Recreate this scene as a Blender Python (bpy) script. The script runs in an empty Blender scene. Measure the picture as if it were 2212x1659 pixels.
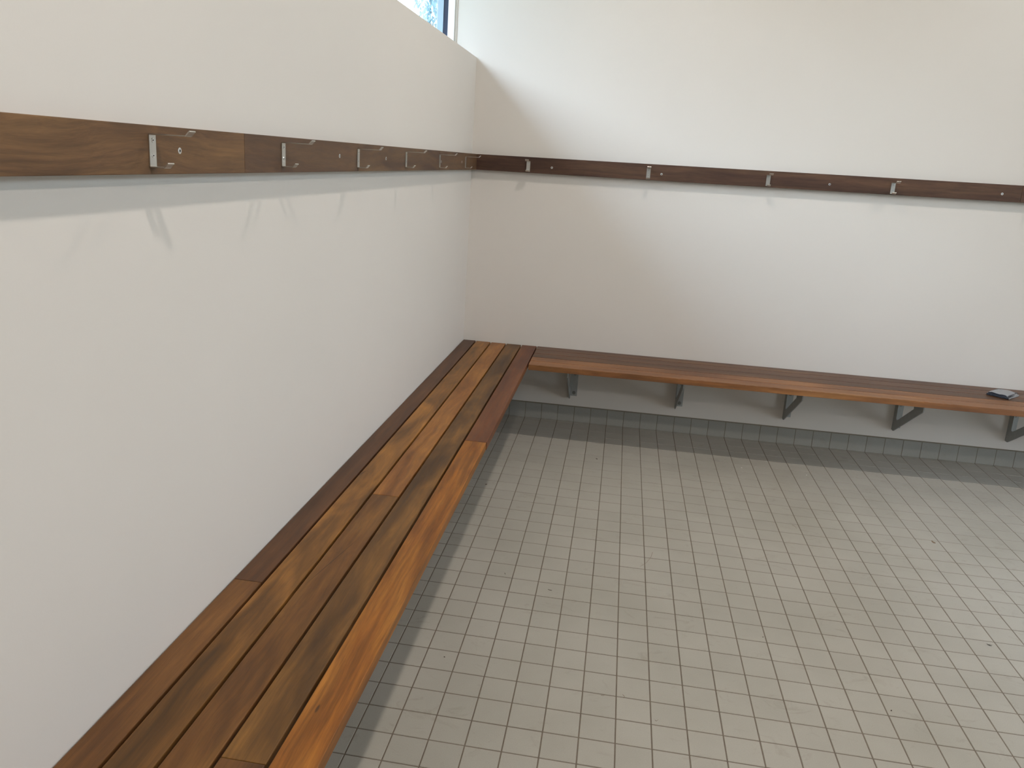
import bpy, bmesh, math, random
from mathutils import Vector, Matrix

S = bpy.context.scene
COL = S.collection
PI = math.pi

# ------------------------------------------------------------------ camera
cam_d = bpy.data.cameras.new('camera')
cam = bpy.data.objects.new('camera', cam_d)
COL.objects.link(cam)
cam_d.sensor_fit = 'HORIZONTAL'
cam_d.sensor_width = 36.0
cam_d.lens = 1709.04 / 2212 * 36.0
cam_d.shift_x = (1106 - 1082.16) / 2212
cam_d.shift_y = (754.86 - 829.5) / 2212
_r = Vector((0.98615807, 0.15570033, 0.05700587))
_u = Vector((-0.09109827, 0.22152034, 0.97089126))
_f = Vector((-0.13854013, 0.96264539, -0.2326381))
m = Matrix((_r, _u, -_f)).transposed().to_4x4()
m.translation = (0.90336, -4.6425, 1.53267)
cam.matrix_world = m
cam_d.clip_start = 0.02
S.camera = cam

# ------------------------------------------------------------------ world, exposure
S.view_settings.view_transform = 'Standard'
S.view_settings.look = 'None'
S.view_settings.gamma = 1.0
S.view_settings.use_curve_mapping = False
S.view_settings.exposure = 0.0
S.cycles.use_denoising = True
S.cycles.use_adaptive_sampling = False
S.cycles.max_bounces = 10
S.cycles.diffuse_bounces = 6
S.cycles.sample_clamp_indirect = 6.0
SKY = 6.4
GLOW = 21.0
LAMP = 238.0 * 2.10
LAMP_COL = (1.0, 0.92, 0.85)
w = bpy.data.worlds.new('sky')
S.world = w
w.use_nodes = True
nt = w.node_tree
bg = nt.nodes['Background']
tc = nt.nodes.new('ShaderNodeTexCoord')
sp = nt.nodes.new('ShaderNodeSeparateXYZ')
cr = nt.nodes.new('ShaderNodeValToRGB')
nt.links.new(tc.outputs['Generated'], sp.inputs[0])
nt.links.new(sp.outputs['Z'], cr.inputs[0])
cr.color_ramp.elements[0].position = 0.0
cr.color_ramp.elements[0].color = (0.84, 0.93, 1.0, 1)
cr.color_ramp.elements[1].position = 1.0
cr.color_ramp.elements[1].color = (0.52, 0.70, 1.0, 1)
# bright thin cloud around the hidden sun, high on the window side
dt = nt.nodes.new('ShaderNodeVectorMath')
dt.operation = 'DOT_PRODUCT'
dt.inputs[1].default_value = Vector((-.62, -.42, .66)).normalized()
nt.links.new(tc.outputs['Generated'], dt.inputs[0])
pw = nt.nodes.new('ShaderNodeMath')
pw.operation = 'POWER'
pw.use_clamp = False
mx0 = nt.nodes.new('ShaderNodeMath')
mx0.operation = 'MAXIMUM'
mx0.inputs[1].default_value = 0.0
nt.links.new(dt.outputs['Value'], mx0.inputs[0])
nt.links.new(mx0.outputs[0], pw.inputs[0])
pw.inputs[1].default_value = 14.0
ma = nt.nodes.new('ShaderNodeMath')
ma.operation = 'MULTIPLY_ADD'
ma.inputs[1].default_value = GLOW / SKY
ma.inputs[2].default_value = 1.0
nt.links.new(pw.outputs[0], ma.inputs[0])
vs = nt.nodes.new('ShaderNodeVectorMath')
vs.operation = 'SCALE'
nt.links.new(cr.outputs[0], vs.inputs[0])
nt.links.new(ma.outputs[0], vs.inputs['Scale'])
nt.links.new(vs.outputs[0], bg.inputs[0])
bg.inputs[1].default_value = SKY


# ------------------------------------------------------------------ materials
def s2l(c):
    return tuple((x / 255 / 12.92 if x / 255 <= .04045 else ((x / 255 + .055) / 1.055) ** 2.4) for x in c)


def base_mat(name, col, rough=.5, metal=0.0, spec=.5):
    mt = bpy.data.materials.new(name)
    mt.use_nodes = True
    b = mt.node_tree.nodes['Principled BSDF']
    b.inputs['Base Color'].default_value = (*col, 1)
    b.inputs['Roughness'].default_value = rough
    b.inputs['Metallic'].default_value = metal
    b.inputs['Specular IOR Level'].default_value = spec
    return mt, mt.node_tree, b


def N(nt, kind, **kw):
    n = nt.nodes.new(kind)
    for k, v in kw.items():
        setattr(n, k, v)
    return n


def mixcol(nt, fac, a, b, blend='MIX'):
    n = nt.nodes.new('ShaderNodeMix')
    n.data_type = 'RGBA'
    n.blend_type = blend
    for sock, v in ((n.inputs[0], fac), (n.inputs[6], a), (n.inputs[7], b)):
        if hasattr(v, 'is_output'):
            nt.links.new(v, sock)
        elif isinstance(v, (int, float)):
            sock.default_value = v
        else:
            sock.default_value = (*v, 1) if len(v) == 3 else v
    return n.outputs[2]


def noise(nt, vec, scale, detail=3, rough=.5, dist=0.0):
    n = nt.nodes.new('ShaderNodeTexNoise')
    n.inputs['Scale'].default_value = scale
    n.inputs['Detail'].default_value = detail
    n.inputs['Roughness'].default_value = rough
    n.inputs['Distortion'].default_value = dist
    nt.links.new(vec, n.inputs['Vector'])
    return n.outputs['Fac']


def ramp(nt, fac, stops):
    n = nt.nodes.new('ShaderNodeValToRGB')
    e = n.color_ramp.elements
    while len(e) < len(stops):
        e.new(.5)
    for i, (p, c) in enumerate(stops):
        e[i].position = p
        e[i].color = (*c, 1) if len(c) == 3 else c
    nt.links.new(fac, n.inputs[0])
    return n.outputs[0]


def mapping(nt, vec, scale=(1, 1, 1), loc=(0, 0, 0)):
    n = nt.nodes.new('ShaderNodeMapping')
    n.inputs['Scale'].default_value = scale
    n.inputs['Location'].default_value = loc
    nt.links.new(vec, n.inputs['Vector'])
    return n.outputs[0]


def bump(nt, b, h, strength, dist=.001):
    n = nt.nodes.new('ShaderNodeBump')
    n.inputs['Strength'].default_value = strength
    n.inputs['Distance'].default_value = dist
    nt.links.new(h, n.inputs['Height'])
    nt.links.new(n.outputs[0], b.inputs['Normal'])


def paint(name, col, seed=0.0):
    """off-white roller-painted plaster with faint uneven tint"""
    mt, nt, b = base_mat(name, col, .62, spec=.3)
    v = N(nt, 'ShaderNodeTexCoord').outputs['Object']
    v = mapping(nt, v, (1, 1, 1), (seed, seed * .7, 0))
    big = noise(nt, v, 1.1, 3, .6)
    c = mixcol(nt, big, tuple(x * .965 for x in col), tuple(min(1, x * 1.03) for x in col))
    nt.links.new(c, b.inputs['Base Color'])
    bump(nt, b, noise(nt, v, 260, 3, .6), .12, .0008)
    return mt


def wood_mat(name, dark, mid, light, seed, swirl=.35, streak=.5, rough=.46, spec=.36, patch=.5, spec_marks=(), grain=1.0):
    """hardwood: long streaky grain along local X, seeded so every slat differs"""
    rail = name.startswith('wood_rail')
    kr, kg, kb = (.95, .945, .88) if rail else (.90, .81, .60)
    sp = .78 if rail else .72          # spread the tones apart around the middle one
    dark = tuple(m_ - (m_ - d_) / sp * 1.0 for m_, d_ in zip(mid, dark))
    light = tuple(m_ + (l_ - m_) / sp * 1.0 for m_, l_ in zip(mid, light))
    dark, mid, light = (s2l((c[0] * kr, c[1] * kg, c[2] * kb)) for c in (dark, mid, light))
    mt, nt, b = base_mat(name, mid, rough, spec=spec)
    o = N(nt, 'ShaderNodeTexCoord').outputs['Object']
    v = mapping(nt, o, (1, 1, 1), (seed * 3.17, seed * 1.31, seed * .73))
    # slow wandering of the grain lines
    warp = N(nt, 'ShaderNodeTexNoise')
    warp.inputs['Scale'].default_value = 1.0
    warp.inputs['Detail'].default_value = 2
    nt.links.new(mapping(nt, v, (2.2, 6, 6)), warp.inputs['Vector'])
    add = N(nt, 'ShaderNodeVectorMath', operation='MULTIPLY_ADD')
    nt.links.new(warp.outputs['Color'], add.inputs[0])
    add.inputs[1].default_value = (0, .11 * swirl, .11 * swirl)
    nt.links.new(v, add.inputs[2])
    vv = add.outputs[0]
    figure = noise(nt, mapping(nt, vv, (1.3, 17, 17)), 1.0, 4, .55, .6 * swirl)
    fine = noise(nt, mapping(nt, vv, (4, 95, 95)), 1.0, 4, .65)
    fibre = noise(nt, mapping(nt, vv, (26, 620, 620)), 1.0, 2, .6)
    blotch = noise(nt, mapping(nt, v, (2.4, 8, 8)), 1.0, 3, .55, .8)
    c = ramp(nt, figure, [(.28, dark), (.5, mid), (.74, light)])
    cb = ramp(nt, blotch, [(.34, dark), (.52, mid), (.70, light)])
    c = mixcol(nt, patch, c, cb)
    g = N(nt, 'ShaderNodeMapRange')
    nt.links.new(fine, g.inputs[0])
    g.inputs[1].default_value = .3
    g.inputs[2].default_value = .7
    g.inputs[3].default_value = 1 - .45 * streak
    g.inputs[4].default_value = 1 + .32 * streak
    c = mixcol(nt, 1.0, c, g.outputs[0], 'MULTIPLY')
    mids = noise(nt, mapping(nt, vv, (1.7, 48, 48), (3, 1, 2)), 1.0, 3, .6, .3)
    g3 = N(nt, 'ShaderNodeMapRange')
    nt.links.new(mids, g3.inputs[0])
    g3.inputs[1].default_value = .3
    g3.inputs[2].default_value = .7
    g3.inputs[3].default_value = 1 - .38 * streak
    g3.inputs[4].default_value = 1 + .26 * streak
    c = mixcol(nt, 1.0, c, g3.outputs[0], 'MULTIPLY')
    g2 = N(nt, 'ShaderNodeMapRange')
    nt.links.new(fibre, g2.inputs[0])
    g2.inputs[1].default_value = .3
    g2.inputs[2].default_value = .7
    g2.inputs[3].default_value = 1 - .10 * grain
    g2.inputs[4].default_value = 1 + .10 * grain
    c = mixcol(nt, 1.0, c, g2.outputs[0], 'MULTIPLY')
    for (lx, ly, rx, ry, ang) in spec_marks:          # knots, gum veins and cracks with a place of their own
        mk = mapping(nt, o, (1, 1, 0), (-lx, -ly, 0))
        rt = N(nt, 'ShaderNodeVectorRotate', rotation_type='Z_AXIS')
        rt.inputs['Angle'].default_value = -ang
        nt.links.new(mk, rt.inputs['Vector'])
        wob = N(nt, 'ShaderNodeVectorMath', operation='MULTIPLY_ADD')
        nt.links.new(warp.outputs['Color'], wob.inputs[0])
        wob.inputs[1].default_value = (0, .004, 0)
        nt.links.new(rt.outputs[0], wob.inputs[2])
        mk = mapping(nt, wob.outputs[0], (1 / rx, 1 / ry, 0))
        ln = N(nt, 'ShaderNodeVectorMath', operation='LENGTH')
        nt.links.new(mk, ln.inputs[0])
        mr = N(nt, 'ShaderNodeMapRange')
        nt.links.new(ln.outputs['Value'], mr.inputs[0])
        mr.inputs[1].default_value = .55
        mr.inputs[2].default_value = 1.0
        mr.inputs[3].default_value = .75
        mr.inputs[4].default_value = 0.0
        c = mixcol(nt, mr.outputs[0], c, s2l((48, 28, 14)))
    nt.links.new(c, b.inputs['Base Color'])
    rr = N(nt, 'ShaderNodeMapRange')
    nt.links.new(fine, rr.inputs[0])
    rr.inputs[3].default_value = rough - .06
    rr.inputs[4].default_value = rough + .10
    nt.links.new(rr.outputs[0], b.inputs['Roughness'])
    bump(nt, b, fine, .10, .0006)
    return mt


def metal_mat(name, col, rough, brushed=0.0, mottled=0.0, metal=1.0):
    mt, nt, b = base_mat(name, col, rough, metal)
    o = N(nt, 'ShaderNodeTexCoord').outputs['Object']
    if brushed:
        f = noise(nt, mapping(nt, o, (300, 300, 900)), 1.0, 2)
        bump(nt, b, f, brushed, .0003)
    if mottled:
        f = noise(nt, o, 38, 4, .7)
        c = mixcol(nt, f, tuple(x * (1 - mottled) for x in col), tuple(x * (1 + mottled) for x in col))
        nt.links.new(c, b.inputs['Base Color'])
    return mt


def tile_mat(name, col):
    mt, nt, b = base_mat(name, col, .62, spec=.22)
    geo = N(nt, 'ShaderNodeNewGeometry')
    o = N(nt, 'ShaderNodeTexCoord').outputs['Object']
    rnd = geo.outputs['Random Per Island']
    c = mixcol(nt, rnd, tuple(x * .972 for x in col), tuple(x * 1.028 for x in col))
    cloud = noise(nt, o, 2.3, 4, .6)
    c = mixcol(nt, 1.0, c, ramp(nt, cloud, [(.3, (.92, .92, .91)), (.6, (1.03, 1.03, 1.03))]), 'MULTIPLY')
    scuff = noise(nt, mapping(nt, o, (1, 1.6, 1)), 8, 5, .7, 1.5)
    c = mixcol(nt, 1.0, c, ramp(nt, scuff, [(.30, (.90, .89, .87)), (.42, (1, 1, 1))]), 'MULTIPLY')
    grit = noise(nt, o, 420, 2, .5)
    c = mixcol(nt, 1.0, c, ramp(nt, grit, [(.28, (.93, .93, .93)), (.7, (1.04, 1.04, 1.04))]), 'MULTIPLY')
    nt.links.new(c, b.inputs['Base Color'])
    bump(nt, b, noise(nt, o, 500, 3, .6), .10, .0004)
    return mt


WALL_C = (0.66, 0.615, 0.56)
M_WALL_L = paint('paint_left_wall', WALL_C, 1.3)
M_WALL_B = paint('paint_back_wall', WALL_C, 5.1)
M_WALL_O = paint('paint_other_walls', (.20, .195, .185), 8.8)  # unseen walls made darker to cut bounced light
M_CEIL = paint('paint_ceiling', (.34, .335, .325), 3.3)  # out-of-view ceiling darkened too, so less light bounces back
M_TILE = tile_mat('floor_tile_taupe', (.368, .342, .292))
M_TILE_S = tile_mat('skirting_tile_grey', (.285, .275, .245))
M_GROUT, _nt, _b = base_mat('grout_brown_grey', (.150, .118, .088), .9, spec=.2)
_o = N(_nt, 'ShaderNodeTexCoord').outputs['Object']
_nt.links.new(mixcol(_nt, noise(_nt, _o, 30, 4, .7), (.10, .078, .058), (.215, .175, .135)), _b.inputs['Base Color'])
M_CAULK, _, _ = base_mat('skirting_sealant', (.20, .17, .12), .7)
M_STEEL = metal_mat('brushed_stainless', (.62, .61, .57), .34, .25)
M_SCREW = metal_mat('zinc_screw', (.72, .72, .70), .28)
M_RECESS_SHADE, _, _ = base_mat('screw_recess_shade', (.015, .014, .012), .6)
M_GALV = metal_mat('galvanised_steel', (.36, .37, .36), .55, 0, .18, .55)
M_BOLT = metal_mat('bolt_steel', (.20, .20, .19), .5)
M_ALU, _, _ = base_mat('frame_white_powdercoat', (.80, .84, .85), .35)
M_ALU_W, _, _ = base_mat('frame_edge_cream', (.50, .46, .40), .5)
M_ALU_B, _, _ = base_mat('frame_blue_grey_edge', (.36, .47, .56), .4)
M_SEAL, _, _ = base_mat('window_seal_navy', (.018, .028, .06), .5)
M_CONC, _nt, _b = base_mat('exterior_paving', (.25, .25, .22), .9)
_o = N(_nt, 'ShaderNodeTexCoord').outputs['Object']
_nt.links.new(mixcol(_nt, noise(_nt, _o, 3, 4, .7), (.16, .19, .10), (.30, .30, .22)), _b.inputs['Base Color'])
M_LEAF, _nt, _b = base_mat('tree_leaf', (.11, .20, .20), .6)
_g = N(_nt, 'ShaderNodeNewGeometry').outputs['Random Per Island']
_nt.links.new(mixcol(_nt, _g, (.22, .36, .40), (.36, .50, .54)), _b.inputs['Base Color'])
_b.inputs['Transmission Weight'].default_value = 0.0
M_BARK, _nt, _b = base_mat('tree_bark', (.16, .15, .13), .9)
_o = N(_nt, 'ShaderNodeTexCoord').outputs['Object']
_nt.links.new(mixcol(_nt, noise(_nt, mapping(_nt, _o, (9, 9, 2)), 1, 4, .7), (.09, .085, .075), (.28, .26, .22)), _b.inputs['Base Color'])

# window pane: thin clear sheet
M_PANE = bpy.data.materials.new('window_glass')
M_PANE.use_nodes = True
_nt = M_PANE.node_tree
_nt.nodes.remove(_nt.nodes['Principled BSDF'])
_t = N(_nt, 'ShaderNodeBsdfTransparent')
_t.inputs[0].default_value = (.93, .965, .97, 1)
_gl = N(_nt, 'ShaderNodeBsdfGlossy')
_gl.inputs['Roughness'].default_value = .02
_lw = N(_nt, 'ShaderNodeLayerWeight')
_pw = N(_nt, 'ShaderNodeMath', operation='POWER')
_nt.links.new(_lw.outputs['Facing'], _pw.inputs[0])
_pw.inputs[1].default_value = 5.0
_fr = N(_nt, 'ShaderNodeMath', operation='MULTIPLY_ADD')
_nt.links.new(_pw.outputs[0], _fr.inputs[0])
_fr.inputs[1].default_value = .9
_fr.inputs[2].default_value = .04
_mx = N(_nt, 'ShaderNodeMixShader')
_nt.links.new(_fr.outputs[0], _mx.inputs[0])
_nt.links.new(_t.outputs[0], _mx.inputs[1])
_nt.links.new(_gl.outputs[0], _mx.inputs[2])
_nt.links.new(_mx.outputs[0], _nt.nodes['Material Output'].inputs[0])


# ------------------------------------------------------------------ mesh helpers
def link(name, me, mat=None, parent=None, loc=(0, 0, 0), rot=(0, 0, 0), smooth=False):
    o = bpy.data.objects.new(name, me)
    COL.objects.link(o)
    if mat is not None:
        for mm in (mat if isinstance(mat, (list, tuple)) else [mat]):
            me.materials.append(mm)
    o.location = loc
    o.rotation_euler = rot
    if parent is not None:
        o.parent = parent
    if smooth:
        for p in me.polygons:
            p.use_smooth = True
    return o


def obj(name, bm, mat, parent=None, loc=(0, 0, 0), rot=(0, 0, 0), smooth=False):
    me = bpy.data.meshes.new(name)
    bmesh.ops.recalc_face_normals(bm, faces=bm.faces)
    bm.to_mesh(me)
    bm.free()
    return link(name, me, mat, parent, loc, rot, smooth)


def bx(bm, x0, x1, y0, y1, z0, z1, mi=0):
    vs = [bm.verts.new(c) for c in ((x0, y0, z0), (x1, y0, z0), (x1, y1, z0), (x0, y1, z0),
                                    (x0, y0, z1), (x1, y0, z1), (x1, y1, z1), (x0, y1, z1))]
    for f in ((0, 3, 2, 1), (4, 5, 6, 7), (0, 1, 5, 4), (1, 2, 6, 5), (2, 3, 7, 6), (3, 0, 4, 7)):
        bm.faces.new([vs[i] for i in f]).material_index = mi
    return vs


def bevel_all(bm, w, seg=2):
    bmesh.ops.bevel(bm, geom=list(bm.edges), offset=w, segments=seg, profile=.6, affect='EDGES')


def tag(o, label=None, cat=None, group=None, kind=None):
    if label:
        o['label'] = label
    if cat:
        o['category'] = cat
    if group:
        o['group'] = group
    if kind:
        o['kind'] = kind
    return o


def struct(name, bm, mat, label=None):
    o = obj(name, bm, mat)
    o['kind'] = 'structure'
    if label:
        o['label'] = label
        o['category'] = 'room'
    return o


def thing(name, label, cat, loc=(0, 0, 0), rotz=0, group=None):
    o = bpy.data.objects.new(name, None)
    COL.objects.link(o)
    o.location = loc
    o.rotation_euler = (0, 0, rotz)
    o.empty_display_size = .1
    return tag(o, label, cat, group)


def prism(bm, poly, axis, a, b, mi=0):
    """extrude a closed 2-D outline along axis between a and b"""
    def P(p, t):
        return {'x': (t, p[0], p[1]), 'y': (p[0], t, p[1]), 'z': (p[0], p[1], t)}[axis]
    A = [bm.verts.new(P(p, a)) for p in poly]
    B = [bm.verts.new(P(p, b)) for p in poly]
    bm.faces.new(A).material_index = mi
    bm.faces.new(list(reversed(B))).material_index = mi
    n = len(poly)
    for i in range(n):
        bm.faces.new((A[i], B[i], B[(i + 1) % n], A[(i + 1) % n])).material_index = mi


def disc(bm, c, r, h, seg=20, axis='x', mi=0, r2=None):
    """short round stud: axis from c outward by h"""
    r2 = r if r2 is None else r2
    ring = []
    for k, (rr, d) in enumerate(((r, 0), (r2, h))):
        vs = []
        for i in range(seg):
            a = 2 * PI * i / seg
            u, v = rr * math.cos(a), rr * math.sin(a)
            if axis == 'x':
                p = (c[0] + d, c[1] + u, c[2] + v)
            elif axis == 'y':
                p = (c[0] + u, c[1] - d, c[2] + v)
            else:
                p = (c[0] + u, c[1] + v, c[2] + d)
            vs.append(bm.verts.new(p))
        ring.append(vs)
    bm.faces.new(ring[0]).material_index = mi
    bm.faces.new(list(reversed(ring[1]))).material_index = mi
    for i in range(seg):
        bm.faces.new((ring[0][i], ring[0][(i + 1) % seg], ring[1][(i + 1) % seg], ring[1][i])).material_index = mi


def limb(bm, pts, r0, r1, seg=8):
    rings = []
    for i, p in enumerate(pts):
        t = i / (len(pts) - 1)
        r = r0 + (r1 - r0) * t
        d = (Vector(pts[min(i + 1, len(pts) - 1)]) - Vector(pts[max(i - 1, 0)])).normalized()
        a = d.orthogonal().normalized()
        b = d.cross(a)
        rings.append([bm.verts.new(Vector(p) + (a * math.cos(2 * PI * k / seg) + b * math.sin(2 * PI * k / seg)) * r) for k in range(seg)])
    for A, B in zip(rings, rings[1:]):
        for k in range(seg):
            bm.faces.new((A[k], A[(k + 1) % seg], B[(k + 1) % seg], B[k]))
    bm.faces.new(rings[0])
    bm.faces.new(list(reversed(rings[-1])))


# ------------------------------------------------------------------ room shell
RX, RY, RZ = 4.3, -8.2, 3.56      # room extents: x 0..RX, y RY..0, z 0..RZ
SILL = 2.0862
T0X, T0Y = 0.3094 % .1, -(.1 - (1.44807 % .1)) % .1   # tile grid origin
T0Y = -(1.44807 % .1)

# floor: every tile is real relief over a grout bed, all one surface
bm = bmesh.new()
G, BV, HT = .0014, .0011, .0014
xs = [0.0] + [T0X + .1 * i for i in range(0, 46) if T0X + .1 * i < RX] + [RX]
ys = [0.0] + [T0Y - .1 * j for j in range(0, 83) if T0Y - .1 * j > RY] + [RY]
rg = random.Random(4)
for i in range(len(xs) - 1):
    for j in range(len(ys) - 1):
        xa, xb, yb, ya = xs[i] + G, xs[i + 1] - G, ys[j] - G, ys[j + 1] + G
        if xb - xa < .005 or yb - ya < .005:
            continue
        dz = rg.uniform(-.0002, .0002)
        lo = [bm.verts.new(c) for c in ((xa, ya, -HT), (xb, ya, -HT), (xb, yb, -HT), (xa, yb, -HT))]
        hi = [bm.verts.new(c) for c in ((xa + BV, ya + BV, dz), (xb - BV, ya + BV, dz),
                                        (xb - BV, yb - BV, dz), (xa + BV, yb - BV, dz))]
        bm.faces.new(hi)
        for k in range(4):
            bm.faces.new((lo[k], lo[(k + 1) % 4], hi[(k + 1) % 4], hi[k]))
bx(bm, -.24, RX + .15, RY - .15, .2, -.12, -.0010, 1)
struct('floor', bm, [M_TILE, M_GROUT])

# left wall (below the strip window and the bulkhead over it)
bm = bmesh.new()
bx(bm, -.24, 0, RY, 0, 0, SILL)
bx(bm, -.24, 0, RY, 0, 3.12, RZ)
struct('wall_left', bm, M_WALL_L)
bm = bmesh.new()
bx(bm, -.24, RX, 0, .18, 0, RZ)
struct('wall_back', bm, M_WALL_B)
DY0, DY1, DZ = -2.75, -1.55, 2.1   # unseen open doorway added in the right wall for low daylight
WY0, WY1, WZ0, WZ1 = -6.4, -.5, 2.35, 3.12
bm = bmesh.new()
bx(bm, RX, RX + .15, RY, DY0, 0, WZ0)
bx(bm, RX, RX + .15, DY1, 0, 0, WZ0)
bx(bm, RX, RX + .15, DY0, DY1, DZ, WZ0)
bx(bm, RX, RX + .15, RY, WY0, WZ0, WZ1)
bx(bm, RX, RX + .15, WY1, 0, WZ0, WZ1)
bx(bm, RX, RX + .15, RY, 0, WZ1, RZ)
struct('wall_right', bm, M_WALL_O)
bm = bmesh.new()
bx(bm, RX - .012, RX + .162, DY0, DY0 + .05, 0, DZ)
bx(bm, RX - .012, RX + .162, DY1 - .05, DY1, 0, DZ)
bx(bm, RX - .012, RX + .162, DY0 + .05, DY1 - .05, DZ - .05, DZ)
struct('door_added_1', bm, M_ALU)
bm = bmesh.new()
bx(bm, -.24, RX, RY - .15, RY, 0, RZ)
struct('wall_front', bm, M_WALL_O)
bm = bmesh.new()
EAVE = 1.30
bx(bm, -EAVE, RX + 1.1, RY - .15, .9, RZ, RZ + .18)
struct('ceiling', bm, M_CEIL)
bm = bmesh.new()
bx(bm, -60, 60, -60, 60, -.5, -.13)
struct('ground', bm, M_CONC)


# skirting tiles, one course round the two walls we can see
def skirting(name, along, lo, hi, first, side, mat):
    bm = bmesh.new()
    H, TH, g = .0955, .008, .0014
    ks = [lo] + [first + .1 * i for i in range(0, 80) if lo + .004 < first + .1 * i < hi] + [hi]
    for i in range(len(ks) - 1):
        a, b = ks[i] + g, ks[i + 1] - g
        if b - a < .006:
            continue
        if along == 'x':
            bx(bm, a, b, -TH, 0, .0008, H)
        else:
            bx(bm, 0, TH, a, b, .0008, H)
    bevel_all(bm, .0009, 1)
    if along == 'x':
        bx(bm, lo, hi, -TH + .0012, 0, 0, H - .002, 1)
        prism(bm, [(0, H - .001), (-TH + .001, H - .001), (0, H + .005)], 'x', lo, hi, 2)
    else:
        bx(bm, 0, TH - .0012, lo, hi, 0, H - .002, 1)
        prism(bm, [(0, H - .001), (TH - .001, H - .001), (0, H + .005)], 'y', lo, hi, 2)
    return struct(name, bm, [mat, M_GROUT, M_CAULK])


skirting('baseboard_back', 'x', .008, RX, T0X, 0, M_TILE_S)
skirting('baseboard_left', 'y', RY, -.008, T0Y - 8.1, 0, M_TILE_S)

# ------------------------------------------------------------------ strip window in the left wall
bm = bmesh.new()
X0 = -.235
# bottom and top rails, end jambs and two mullions, stepped profile
for (za, zb) in ((SILL, SILL + .05), (3.07, 3.12)):
    bx(bm, -.24, -.135, RY, 0, za, zb, 0)
for yy in (0, -2.02, -4.04, -6.06, RY + .05):
    y1 = yy
    y0 = yy - (.012 if yy == 0 else .05)
    bx(bm, -.172, -.135, y0, y1, SILL + .05, 3.07, 0)
    bx(bm, -.200, -.172, y0 + .006, y1, SILL + .05, 3.07, 1)
    bx(bm, -.232, -.200, y0 + .002, y1, SILL + .05, 3.07, 2)
struct_w = obj('window_1', bm, [M_ALU, M_SEAL, M_ALU_B])
struct_w['kind'] = 'structure'
bm = bmesh.new()
bx(bm, -.135, -.122, -.004, 0, SILL, 3.12, 0)
bx(bm, -.1255, -.1225, -.006, -.004, SILL, 3.12, 1)
o = obj('jamb_bead', bm, [M_ALU_W, M_WALL_B], struct_w)
bm = bmesh.new()
bx(bm, -.2355, -.2325, RY, -.002, SILL + .05, 3.07, 0)
obj('window_pane', bm, M_PANE, struct_w)


# unseen strip window added high in the right wall to light the left one
bm = bmesh.new()
for (za, zb) in ((WZ0, WZ0 + .05), (WZ1 - .05, WZ1)):
    bx(bm, RX + .04, RX + .12, WY0, WY1, za, zb)
for yy in (WY0, -4.45, -2.5, WY1 - .05):
    bx(bm, RX + .04, RX + .12, yy, yy + .05, WZ0 + .05, WZ1 - .05)
win2 = obj('window_added_2', bm, M_ALU)
win2['kind'] = 'structure'
bm = bmesh.new()
bx(bm, RX + .079, RX + .082, WY0 + .01, WY1 - .01, WZ0 + .04, WZ1 - .04)
obj('window_pane', bm, M_PANE, win2)

# ------------------------------------------------------------------ ceiling lamps
def diffuser_mat(name, k):
    mt = bpy.data.materials.new(name)
    mt.use_nodes = True
    b = mt.node_tree.nodes['Principled BSDF']
    b.inputs['Base Color'].default_value = (.9, .9, .88, 1)
    b.inputs['Emission Color'].default_value = (*LAMP_COL, 1)
    b.inputs['Emission Strength'].default_value = LAMP * k
    return mt


M_DIFF = diffuser_mat('lamp_diffuser', 1.0)
M_DIFF_W = diffuser_mat('lamp_diffuser_dimmed', .70)     # pair nearest the corner dimmed to keep the corner darker
M_HOUS, _, _ = base_mat('lamp_housing_white', (.8, .8, .8), .4)
lamp_lab = {(1.10, -1.40): 'round white ceiling lamp nearest the bench corner',
            (1.10, -4.18): 'round white ceiling lamp above the left bench, away from the corner',
            (3.20, -1.40): 'round white ceiling lamp above the right bench, away from the window',
            (1.10, -6.96): 'round white ceiling lamp added unseen behind the viewer, at the far end of the left bench',  # this row is added to brighten the near end of the room
            (3.20, -6.96): 'round white ceiling lamp added unseen behind the viewer, on the doorway side',
            (3.20, -4.18): 'round white ceiling lamp over the open floor, farthest from the corner'}
for (lx, ly), lab in lamp_lab.items():
    t = thing('ceiling_lamp', lab, 'lamp', (lx, ly, 3.50), 0, 'round ceiling lamps')
    bm = bmesh.new()
    disc(bm, (0, 0, .003), .092, .057, 40, 'z', 0, .105)
    obj('housing', bm, M_HOUS, t)
    bm = bmesh.new()
    disc(bm, (0, 0, -.004), .075, .007, 40, 'z')
    obj('diffuser', bm, M_DIFF_W if ly > -2 else M_DIFF, t)


# ------------------------------------------------------------------ benches
def slat_mesh(length, width, thick, nick=0, seed=0):
    bm = bmesh.new()
    bx(bm, -length / 2, length / 2, -width / 2, width / 2, -thick, 0)
    bevel_all(bm, .0022, 2)
    if nick:
        rr = random.Random(seed)
        cuts = [-length / 2 + length * (i + rr.random() * .6) / nick for i in range(1, nick)]
        for c in cuts:
            bmesh.ops.bisect_plane(bm, geom=bm.verts[:] + bm.edges[:] + bm.faces[:], plane_co=(c, 0, 0), plane_no=(1, 0, 0))
        bm.verts.ensure_lookup_table()
        amp = {}
        for v in bm.verts:
            if abs(v.co.x) < length / 2 - .004 and v.co.y < -width / 2 + .004 and v.co.z > -.006:
                k = round(v.co.x, 3)
                if k not in amp:
                    amp[k] = rr.choice((0, 0, 0, .0003, .0006, .0010, .0016))
                v.co.y += amp[k] * .5
                v.co.z -= amp[k]
    return bm


BH, TH = 0.4537, 0.0315
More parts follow.
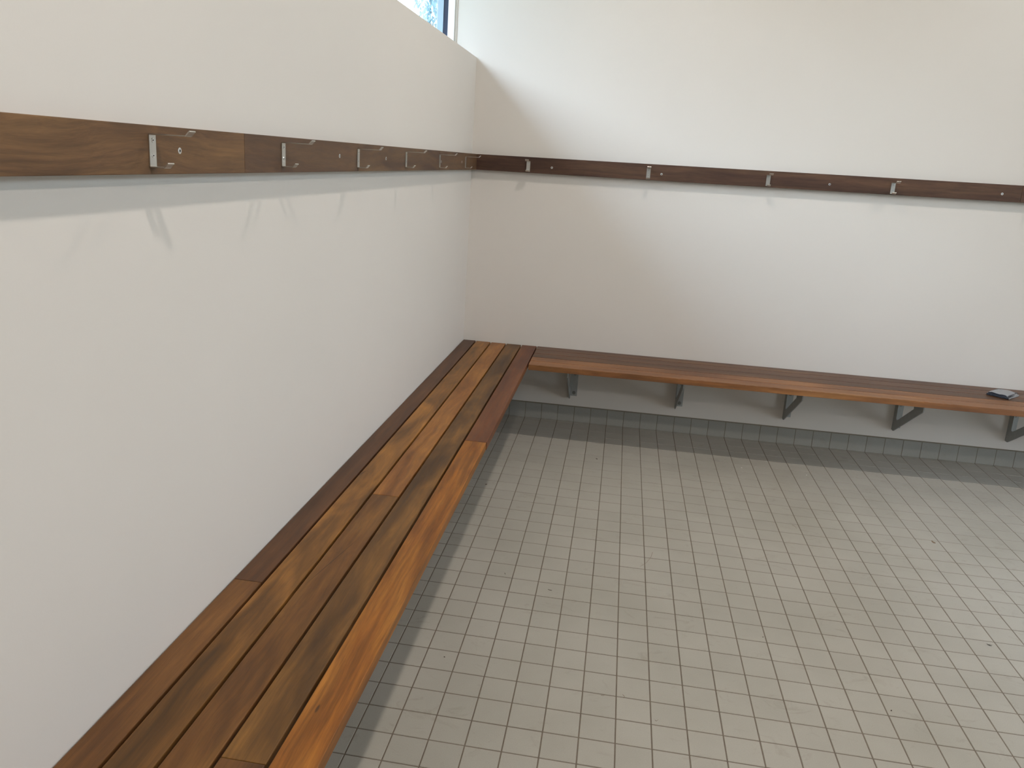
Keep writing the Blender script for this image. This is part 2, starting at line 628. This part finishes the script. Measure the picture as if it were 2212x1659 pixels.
# palette: dark, mid, light (as sRGB albedo)
W = {
    'umber':   ((74, 51, 38), (95, 67, 50), (116, 85, 64)),
    'brown':   ((88, 61, 38), (114, 82, 52), (138, 103, 66)),
    'golden':  ((98, 72, 38), (138, 103, 60), (180, 136, 80)),
    'orange':  ((116, 78, 42), (154, 110, 66), (182, 138, 88)),
    'cinnamon': ((84, 58, 32), (118, 85, 50), (144, 110, 66)),
    'olive':   ((74, 54, 32), (105, 79, 46), (138, 106, 64)),
    'red':     ((94, 56, 42), (118, 76, 56), (138, 94, 70)),
    'amber':   ((126, 80, 30), (158, 107, 46), (184, 134, 68)),
    'plum':    ((86, 61, 54), (106, 78, 68), (124, 96, 82)),
    'russet':  ((108, 72, 48), (146, 103, 74), (172, 130, 98)),
}


def slat(parent, run, tone, seed, a0, a1, c0, c1, ztop=BH, thick=TH, **kw):
    """run 'y': length along y from a0 to a1, width x c0..c1; run 'x': the other way round"""
    L, wd = abs(a1 - a0), abs(c1 - c0)
    nick = kw.pop('nick', 0)
    bm = slat_mesh(L, wd, thick, nick, seed)
    mt = wood_mat('wood_%s_%d' % (tone, seed), *W[tone], seed, **kw)
    if run == 'y':
        return obj('slat', bm, mt, parent, ((c0 + c1) / 2, (a0 + a1) / 2, ztop), (0, 0, PI / 2))
    return obj('slat', bm, mt, parent, ((a0 + a1) / 2, (c0 + c1) / 2, ztop))


def bracket(parent, pos, rotz):
    """folded plate bracket; local frame: wall at y=0, room towards -y, side plate at x=0"""
    t = .005
    top = BH - TH
    bm = bmesh.new()
    outer = [(-.0005, .152), (-.028, .152), (-.398, .380), (-.398, top - .0004), (-.0005, top - .0004)]
    # hole with a rounded lower corner
    hole = [(-.046, .395), (-.046, .236), (-.049, .2275), (-.056, .2245), (-.064, .2265), (-.270, .357), (-.270, .395)]
    ov = [[bm.verts.new((x, p[0], p[1])) for p in outer] for x in (0, t)]
    hv = [[bm.verts.new((x, p[0], p[1])) for p in hole] for x in (0, t)]
    for s in (0, 1):
        eds = [bm.edges.new((ov[s][i], ov[s][(i + 1) % len(outer)])) for i in range(len(outer))]
        eds += [bm.edges.new((hv[s][i], hv[s][(i + 1) % len(hole)])) for i in range(len(hole))]
        bmesh.ops.triangle_fill(bm, use_beauty=True, use_dissolve=False, edges=eds)
    for loop in (ov, hv):
        n = len(loop[0])
        for i in range(n):
            bm.faces.new((loop[0][i], loop[0][(i + 1) % n], loop[1][(i + 1) % n], loop[1][i]))
    b = obj('bracket', bm, M_GALV, parent, pos, (0, 0, rotz))
    bm = bmesh.new()
    bx(bm, t, .045, -t, -.0005, .165, top - .006)
    bx(bm, t, .045, -.39, -t, top - .0055, top - .0006)
    obj('flange', bm, M_GALV, b)
    for z in (.185, .305):
        bm = bmesh.new()
        disc(bm, (.026, -t, z), .0105, .002, 20, 'y')
        disc(bm, (.026, -t - .002, z), .0075, .005, 6, 'y')
        obj('bolt', bm, M_BOLT, b)
    return b


lb = thing('slatted_bench', 'long brown slatted hardwood bench running along the left wall into the corner',
           'bench', (0, 0, 0))
yb, ye = -.006, -7.6
E1 = (.003, .0768)
slat(lb, 'y', 'umber', 1, yb, -2.9297, *E1, swirl=.2, patch=.35)
slat(lb, 'y', 'brown', 2, -2.9305, ye, *E1, swirl=.25, patch=.3)
slat(lb, 'y', 'golden', 3, yb - .004, ye, .0840, .1698, swirl=.55, patch=.6,
     spec_marks=((1.63, .037, .032, .0028, -.22),))
slat(lb, 'y', 'orange', 4, yb - .006, -2.3318, .1775, .2638, swirl=.9, patch=.45, spec_marks=())
slat(lb, 'y', 'cinnamon', 5, -2.3326, ye, .1775, .2638, swirl=.7, patch=.4, spec_marks=((2.19, .012, .16, .0014, -.178),))
slat(lb, 'y', 'olive', 6, yb - .006, -3.5048, .2712, .3572, swirl=.4, patch=.6)
slat(lb, 'y', 'brown', 7, -3.5056, ye, .2712, .3572, swirl=.4, patch=.5)
slat(lb, 'y', 'red', 8, yb - .004, -1.7462, .3650, .4525, swirl=.3, patch=.45)
s = slat(lb, 'y', 'amber', 9, -1.7470, ye, .3650, .4500, swirl=.3, patch=.35, streak=.8,
         spec_marks=((1.329, .0185, .015, .0036, 0),))
for yy in (-.75, -1.37, -1.99, -2.61, -3.23, -3.85, -4.47, -5.09, -5.71, -6.33, -6.95):
    bracket(lb, (0, yy, 0), PI / 2)

rb = thing('slatted_bench', 'brown slatted hardwood bench on grey steel brackets under the back wall', 'bench', (0, 0, 0))
xs0, xs1 = .4585, RX - .01
for (tone, seed, c1, c0, kw) in (
        ('plum', 21, -.0070, -.0935, dict(swirl=.2, patch=.3)),
        ('plum', 22, -.1005, -.1865, dict(swirl=.2, patch=.3)),
        ('umber', 23, -.1935, -.2790, dict(swirl=.2, patch=.3)),
        ('russet', 24, -.2860, -.3715, dict(swirl=.3, patch=.4)),
        ('russet', 25, -.3785, -.4650, dict(swirl=.3, patch=.3, nick=260))):
    kw.update(spec=.5, rough=.42)
    slat(rb, 'x', tone, seed, xs0, xs1, c0, c1, **kw)
for xx in (.672, 1.302, 1.925, 2.533, 3.142, 3.75):
    bracket(rb, (xx, 0, 0), 0)

# ------------------------------------------------------------------ coat rails
RT, RB_, RTH = 1.5578, 1.4698, .0359
WR = {
    'rail_a': ((74, 50, 34), (108, 78, 53), (132, 98, 66)),
    'rail_b': ((70, 47, 36), (93, 67, 50), (110, 82, 60)),
    'rail_c': ((72, 48, 36), (97, 71, 51), (114, 86, 62)),
    'rail_d': ((62, 40, 33), (84, 58, 46), (100, 73, 56)),
}
W.update(WR)


def rail_board(parent, run, tone, seed, a0, a1, **kw):
    L = abs(a1 - a0)
    bm = bmesh.new()
    bx(bm, -L / 2, L / 2, -.044, .044, -RTH, 0)
    bevel_all(bm, .0016, 2)
    mt = wood_mat('wood_%s_%d' % (tone, seed), *W[tone], seed, **kw)
    zc = (RT + RB_) / 2
    if run == 'y':   # length along y, face towards +x
        o = obj('board', bm, mt, parent, (RTH, (a0 + a1) / 2, zc))
        o.rotation_euler = Matrix(((0, 0, 1), (1, 0, 0), (0, 1, 0))).to_euler()
    else:            # length along x, face towards -y
        o = obj('board', bm, mt, parent, ((a0 + a1) / 2, -RTH, zc))
        o.rotation_euler = Matrix(((1, 0, 0), (0, 0, -1), (0, 1, 0))).to_euler()
    return o


def hook_mesh():
    """bent flat strip, local: rail face at y=0, room towards -y; strip width along x"""
    th, w2 = .0020, .0105
    path = [(-.0815, .0385), (-.0800, .0375), (-.0735, .0302), (-.0722, .0297), (-.0025, .0297), (-.0012, .0284),
            (-.0012, -.0276), (-.0025, -.0290), (-.0290, -.0290), (-.0303, -.0285), (-.0360, -.0215), (-.0372, -.0207)]
    bm = bmesh.new()
    pts = [Vector((0, a, b)) for a, b in path]
    rings = []
    for i, p in enumerate(pts):
        d = (pts[min(i + 1, len(pts) - 1)] - pts[max(i - 1, 0)]).normalized()
        n = Vector((0, -d.z, d.y))
        rings.append([bm.verts.new(p + n * (th / 2) * sn + Vector((sx * w2, 0, 0)))
                      for sx, sn in ((-1, -1), (1, -1), (1, 1), (-1, 1))])
    for a, b in zip(rings, rings[1:]):
        for k in range(4):
            bm.faces.new((a[k], a[(k + 1) % 4], b[(k + 1) % 4], b[k]))
    bm.faces.new(rings[0])
    bm.faces.new(list(reversed(rings[-1])))
    return bm


def screw_part(parent, name, loc, rot, r=.0052, h=.0012):
    bm = bmesh.new()
    disc(bm, (0, 0, 0), r, h, 20, 'y', 0, r * .86)
    # dark hexagon: shade of the driver recess put in as colour
    disc(bm, (0, -h + .0001, 0), r * .40, .0003, 6, 'y', 1)
    return obj(name, bm, [M_SCREW, M_RECESS_SHADE], parent, loc, rot)


def place_hooks(rail, spots, run):
    proto = None
    for (a, z) in spots:
        if run == 'y':
            loc, rz = (RTH, a, z), PI / 2
        else:
            loc, rz = (a, -RTH, z), 0
        if proto is None:
            h = obj('coat_hook', hook_mesh(), M_STEEL, rail, loc, (0, 0, rz))
            for zz in (.0190, -.0085):
                screw_part(h, 'screw', (0, -.0021, zz), (0, 0, 0), .0043)
            proto = h
        else:
            h = proto.copy()
            COL.objects.link(h)
            h.parent = rail
            h.location = loc
            h.rotation_euler = (0, 0, rz)
            for ch in [c for c in proto.children]:
                d = ch.copy()
                COL.objects.link(d)
                d.parent = h


lr = thing('coat_rail', 'brown timber coat rail with steel double hooks on the left wall', 'coat rack', (0, 0, 0))
rail_board(lr, 'y', 'rail_a', 31, -6.3, -2.8972, swirl=.9, patch=.15, streak=.6, rough=.5, spec=.35)
rail_board(lr, 'y', 'rail_b', 32, -2.8966, -2.112, swirl=.8, patch=.6, rough=.5, spec=.35)
rail_board(lr, 'y', 'rail_c', 33, -2.1114, -.965, swirl=.6, patch=.6, rough=.5, spec=.35)
rail_board(lr, 'y', 'rail_c', 34, -.9644, -.0365, swirl=.5, patch=.6, rough=.5, spec=.35)
place_hooks(lr, [(-3.2616, 1.5123), (-2.689, 1.5138), (-2.1122, 1.5115), (-1.541, 1.5125), (-.966, 1.511),
                 (-.365, 1.509), (-3.83, 1.512), (-4.40, 1.512), (-4.97, 1.512), (-5.54, 1.512)], 'y')
for (a, z) in ((-3.1674, 1.5141), (-2.2802, 1.5163), (-1.804, 1.5137), (-.9306, 1.5085), (-.4573, 1.510), (-4.2, 1.514), (-5.2, 1.514)):
    screw_part(lr, 'screw', (RTH - .0002, a, z), (0, 0, PI / 2), .0066, .0006)

rr_ = thing('coat_rail', 'dark timber coat rail with steel hooks on the back wall', 'coat rack', (0, 0, 0))
rail_board(rr_, 'x', 'rail_d', 41, .0001, 2.95, swirl=.5, patch=.4, rough=.5, spec=.35)
rail_board(rr_, 'x', 'rail_d', 42, 2.9505, RX - .01, swirl=.5, patch=.4, rough=.5, spec=.35)
place_hooks(rr_, [(.336, 1.505), (1.014, 1.5042), (1.6625, 1.5058), (2.3105, 1.504), (3.02, 1.505), (3.61, 1.505)], 'x')
for (a, z) in ((.4709, 1.5061), (1.0862, 1.5061), (1.9854, 1.5052), (2.8562, 1.5091), (3.75, 1.507)):
    screw_part(rr_, 'screw', (a, -RTH + .0002, z), (0, 0, 0), .0066, .0006)

# ------------------------------------------------------------------ packet on the right bench
M_FILM, _nt, _b = base_mat('clear_grey_film', (.27, .275, .29), .28, spec=.5)
_o = N(_nt, 'ShaderNodeTexCoord').outputs['Object']
bump(_nt, _b, noise(_nt, _o, 45, 4, .6, 1.2), .35, .004)
M_NAVY, _nt, _b = base_mat('dark_folded_cloth', (.022, .028, .045), .16, spec=.8)
_o = N(_nt, 'ShaderNodeTexCoord').outputs['Object']
bump(_nt, _b, noise(_nt, mapping(_nt, _o, (60, 60, 260)), 1, 4, .7, 1.5), .9, .006)
pk = thing('plastic_packet', 'small grey plastic packet with dark folded contents lying on the right bench', 'packet',
           (3.005, -.163, BH), math.radians(-41))
bm = bmesh.new()
nx, ny = 14, 18
hx, hy = .058, .080
rg = random.Random(11)
top, bot = {}, {}
for i in range(nx + 1):
    for j in range(ny + 1):
        u, v = i / nx * 2 - 1, j / ny * 2 - 1
        e = (1 - abs(u) ** 5) * (1 - max(0, v) ** 6)
        x = u * hx * (1 - .05 * v * v) + .003 * math.sin(v * 3)
        y = v * hy * (1 - .05 * u * u)
        z = .004 + .017 * e + .0018 * math.sin(5 * u + 2 * v) * e + rg.uniform(-.0006, .0006) * e
        top[i, j] = bm.verts.new((x, y, z))
for i in range(nx):
    for j in range(ny):
        bm.faces.new((top[i, j], top[i + 1, j], top[i + 1, j + 1], top[i, j + 1]))
# skirt of film down to the bench on three sides
def down(vs):
    lo = [bm.verts.new((v.co.x * 1.015, v.co.y * 1.01, .0006)) for v in vs]
    for k in range(len(vs) - 1):
        bm.faces.new((vs[k], vs[k + 1], lo[k + 1], lo[k]))
down([top[0, j] for j in range(ny + 1)])
down([top[nx, j] for j in range(ny + 1)])
down([top[i, ny] for i in range(nx + 1)])
film = obj('plastic_film', bm, M_FILM, pk, smooth=True)
md = film.modifiers.new('thickness', 'SOLIDIFY')
md.thickness = .0008
bm = bmesh.new()
for k, (z0, z1, y0, xx) in enumerate(((.0012, .0062, -.079, .050), (.0066, .0112, -.082, .053), (.0116, .0160, -.077, .049))):
    bx(bm, -xx, xx, y0, .070, z0, z1)
bevel_all(bm, .0019, 3)
for v in bm.verts:
    v.co.z += .0009 * math.sin(v.co.x * 130)
    v.co.z = max(.0008, v.co.z)
obj('folded_contents', bm, M_NAVY, pk, smooth=True)

# ------------------------------------------------------------------ bits on the floor
M_DRY, _, _ = base_mat('dry_leaf_brown', (.055, .035, .022), .8)
M_DRY2, _, _ = base_mat('dry_leaf_tan', (.17, .11, .065), .8)
M_PAPER, _, _ = base_mat('paper_white', (.75, .74, .70), .8)


def leaf_bit(name, label, cat, loc, L, Wd, rot, mat, curl=.25, seed=0):
    rg = random.Random(seed)
    bm = bmesh.new()
    n = 7
    up, dn = [], []
    for i in range(n + 1):
        t = i / n
        wv = Wd * math.sin(PI * (t * .9 + .05)) * rg.uniform(.75, 1.1)
        x = (t - .5) * L
        z = .0008 + curl * L * (2 * t - 1) ** 2 * .5
        up.append(bm.verts.new((x, wv / 2, z + Wd * .3)))
        dn.append(bm.verts.new((x, -wv / 2, z)))
    for i in range(n):
        bm.faces.new((dn[i], dn[i + 1], up[i + 1], up[i]))
    o = obj(name, bm, mat, None, loc, (0, 0, rot))
    md = o.modifiers.new('thickness', 'SOLIDIFY')
    md.thickness = .0005
    return tag(o, label, cat)


def floor_z():
    return .0002


leaf_bit('leaf_scrap', 'dark triangular leaf scrap on the floor at the right', 'leaf', (2.282, -1.974, floor_z()), .016, .008, 2.9, M_DRY, .1, 1)
leaf_bit('leaf_scrap', 'tan curled leaf scrap with a stalk on the floor, right of the middle', 'leaf', (2.380, -1.172, floor_z()), .022, .008, -1.1, M_DRY2, .2, 2)
leaf_bit('leaf_scrap', 'dark oval leaf scrap on the floor in front of the right bench, near the corner', 'leaf', (.8755, -.600, floor_z()), .014, .005, -.75, M_DRY, .1, 3)
leaf_bit('leaf_scrap', 'dark leaf scrap on the floor beside the left bench', 'leaf', (.3606, -1.107, floor_z()), .011, .005, .6, M_DRY, .1, 4)
leaf_bit('leaf_scrap', 'thin dark leaf stalk on the floor near the left bench, halfway along', 'leaf', (.5787, -1.925, floor_z()), .014, .0018, -1.2, M_DRY, .1, 5)
leaf_bit('leaf_scrap', 'thin brown leaf stalk lying along a grout line', 'leaf', (.758, -2.0, floor_z()), .016, .0025, -.2, M_DRY, .1, 6)
leaf_bit('dirt_crumb', 'small dark crumb on the near floor tiles, beside the left bench', 'dirt', (.4705, -2.4845, floor_z()), .0045, .0035, 0, M_DRY, .05, 7)
leaf_bit('dirt_crumb', 'small dark crumb in the lower right of the floor', 'dirt', (1.8241, -2.4244, floor_z()), .0055, .004, .7, M_DRY, .05, 8)
leaf_bit('dirt_crumb', 'tiny dark crumb in the middle of the floor', 'dirt', (1.5009, -2.1198, floor_z()), .004, .003, .2, M_DRY, .05, 9)
leaf_bit('paper_scrap', 'tiny white paper scrap on the floor in front of the right bench', 'paper', (1.647, -.493, floor_z()), .007, .003, -.8, M_PAPER, .05, 10)
leaf_bit('paper_scrap', 'faint white paper scrap nearer the right bench brackets', 'paper', (1.9806, -.4985, floor_z()), .006, .003, .4, M_PAPER, .05, 11)


def strand(label, pts, r=.0005):
    bm = bmesh.new()
    limb(bm, [(x, y, .0008) for x, y in pts], r, r * .6, 6)
    return tag(obj('fibre_strand', bm, M_DRY2), label, 'fibre')


strand('long thin curved hair on the tiles in the middle of the floor', [(1.1434, -1.5953), (1.1376, -1.633), (1.1296, -1.6589), (1.1159, -1.6937), (1.0916, -1.7307)])
strand('short hooked fibre on a grout line of the near floor', [(1.0285, -2.5369), (1.0347, -2.544), (1.0314, -2.5534)])
strand('short straight fibre just left of the hooked one', [(.9643, -2.5542), (.9712, -2.5547), (.9779, -2.5489)])
strand('small curved fibre nearest the viewer on the floor', [(1.1213, -2.6286), (1.1251, -2.6316), (1.1306, -2.6244)])
strand('curled fibre on the tiles right of the middle of the floor', [(1.781, -1.1583), (1.7908, -1.17), (1.7944, -1.1928)])

# ------------------------------------------------------------------ added sky-blocking hedgerow, and the tree outside the window
M_HEDGE, _nt, _b = base_mat('hedge_leaves', (.05, .075, .03), .9)
_o = N(_nt, 'ShaderNodeTexCoord').outputs['Object']
_nt.links.new(mixcol(_nt, noise(_nt, _o, 3, 5, .7), (.025, .045, .015), (.08, .11, .05)), _b.inputs['Base Color'])
rg = random.Random(5)
bm = bmesh.new()
HX, HZ = -9.0, 2.1 + 9.0 * math.tan(math.radians(19))  # added bank of leaves, height set to block the low sky
prof = [(-1.1, 0), (-1.3, .3), (-1.15, .75), (-.7, .97), (0, 1.0), (.7, .96), (1.15, .72), (1.3, .3), (1.1, 0)]
rings = []
for i in range(60):
    yy = -32 + i * .95
    h = (HZ + .13) * rg.uniform(.95, 1.03)
    rings.append([bm.verts.new((px * rg.uniform(.9, 1.1), yy, pz * h)) for px, pz in prof])
for A, B in zip(rings, rings[1:]):
    for k in range(len(prof) - 1):
        bm.faces.new((A[k], A[k + 1], B[k + 1], B[k]))
bm.faces.new(rings[0])
bm.faces.new(list(reversed(rings[-1])))
tag(obj('added_hedge', bm, M_HEDGE, None, (HX, 0, -.13)), 'tall dark green hedgerow added unseen outside to block low sky light', 'added_hedge')

rg = random.Random(23)
tr = thing('tree', 'pale drooping-leaved tree seen through the high window', 'tree', (-5.4, 9.4, -.13))
bm = bmesh.new()


# twig tips hang where the photograph shows leaves (world positions relative to the tree base)
def rel(x, y, z):
    return (x + 5.4, y - 9.4, z + .13)


limb(bm, [(0, 0, 0), (.05, .03, 1.6), (-.04, .06, 3.2), (.06, 0, 4.8), (.0, .02, 6.2)], .20, .07, 12)
tips = []
CX, CY, CZ = .90336, -4.6425, 1.53267
for (dx, dy, dz, L, n) in (
        (-.2433, .9549, .205, 1.05, 60), (-.2385, .9570, .200, .95, 70), (-.2360, .9585, .197, .62, 40),
        (-.2500, .9520, .212, .85, 50), (-.2560, .9500, .218, .80, 40), (-.2320, .9600, .222, .70, 40)):
    k = 13.0 / dy * rg.uniform(.96, 1.04)
    tips.append((rel(CX + dx * k, CY + dy * k, CZ + dz * k), L, n))
for (p, L, n) in tips:
    limb(bm, [(0, .02, 5.4), (p[0] * .5, p[1] * .5, 6.3), (p[0] * .9, p[1] * .9, 5.8), (p[0], p[1], p[2])], .03, .006, 5)
    limb(bm, [p, (p[0] + .02, p[1], p[2] - L * .8)], .005, .003, 4)
obj('trunk', bm, M_BARK, tr)
bm = bmesh.new()


def leaf(c, L, wd):
    a = rg.uniform(0, 2 * PI)
    tilt = rg.uniform(-.75, .75)
    d = Vector((math.sin(tilt) * math.cos(a), math.sin(tilt) * math.sin(a), -math.cos(tilt)))
    s_ = d.cross(Vector((math.cos(a + 1), math.sin(a + 1), .2))).normalized() * wd
    nrm = d.cross(s_).normalized() * L * .08
    c = Vector(c)
    v = [bm.verts.new(c), bm.verts.new(c + d * L * .45 + s_ + nrm), bm.verts.new(c + d * L), bm.verts.new(c + d * L * .45 - s_ + nrm)]
    bm.faces.new(v)


for (p, L, n) in tips:
    for q in range(int(n * 1.8)):
        t = rg.random()
        sp_ = .20 * (1 - .65 * t)
        leaf((p[0] + rg.gauss(0, sp_ * .6), p[1] + rg.gauss(0, sp_ * .6), p[2] - L * t * .85), rg.uniform(.06, .12), rg.uniform(.012, .024))
for q in range(1500):   # the crown above
    a, b_, r = rg.uniform(0, 2 * PI), rg.uniform(-.5, 1), 2.0 * rg.random() ** .4
    leaf((r * math.cos(a), r * math.sin(a) * .9, 6.3 + b_ * 1.5), rg.uniform(.12, .2), .03)
obj('foliage', bm, M_LEAF, tr)
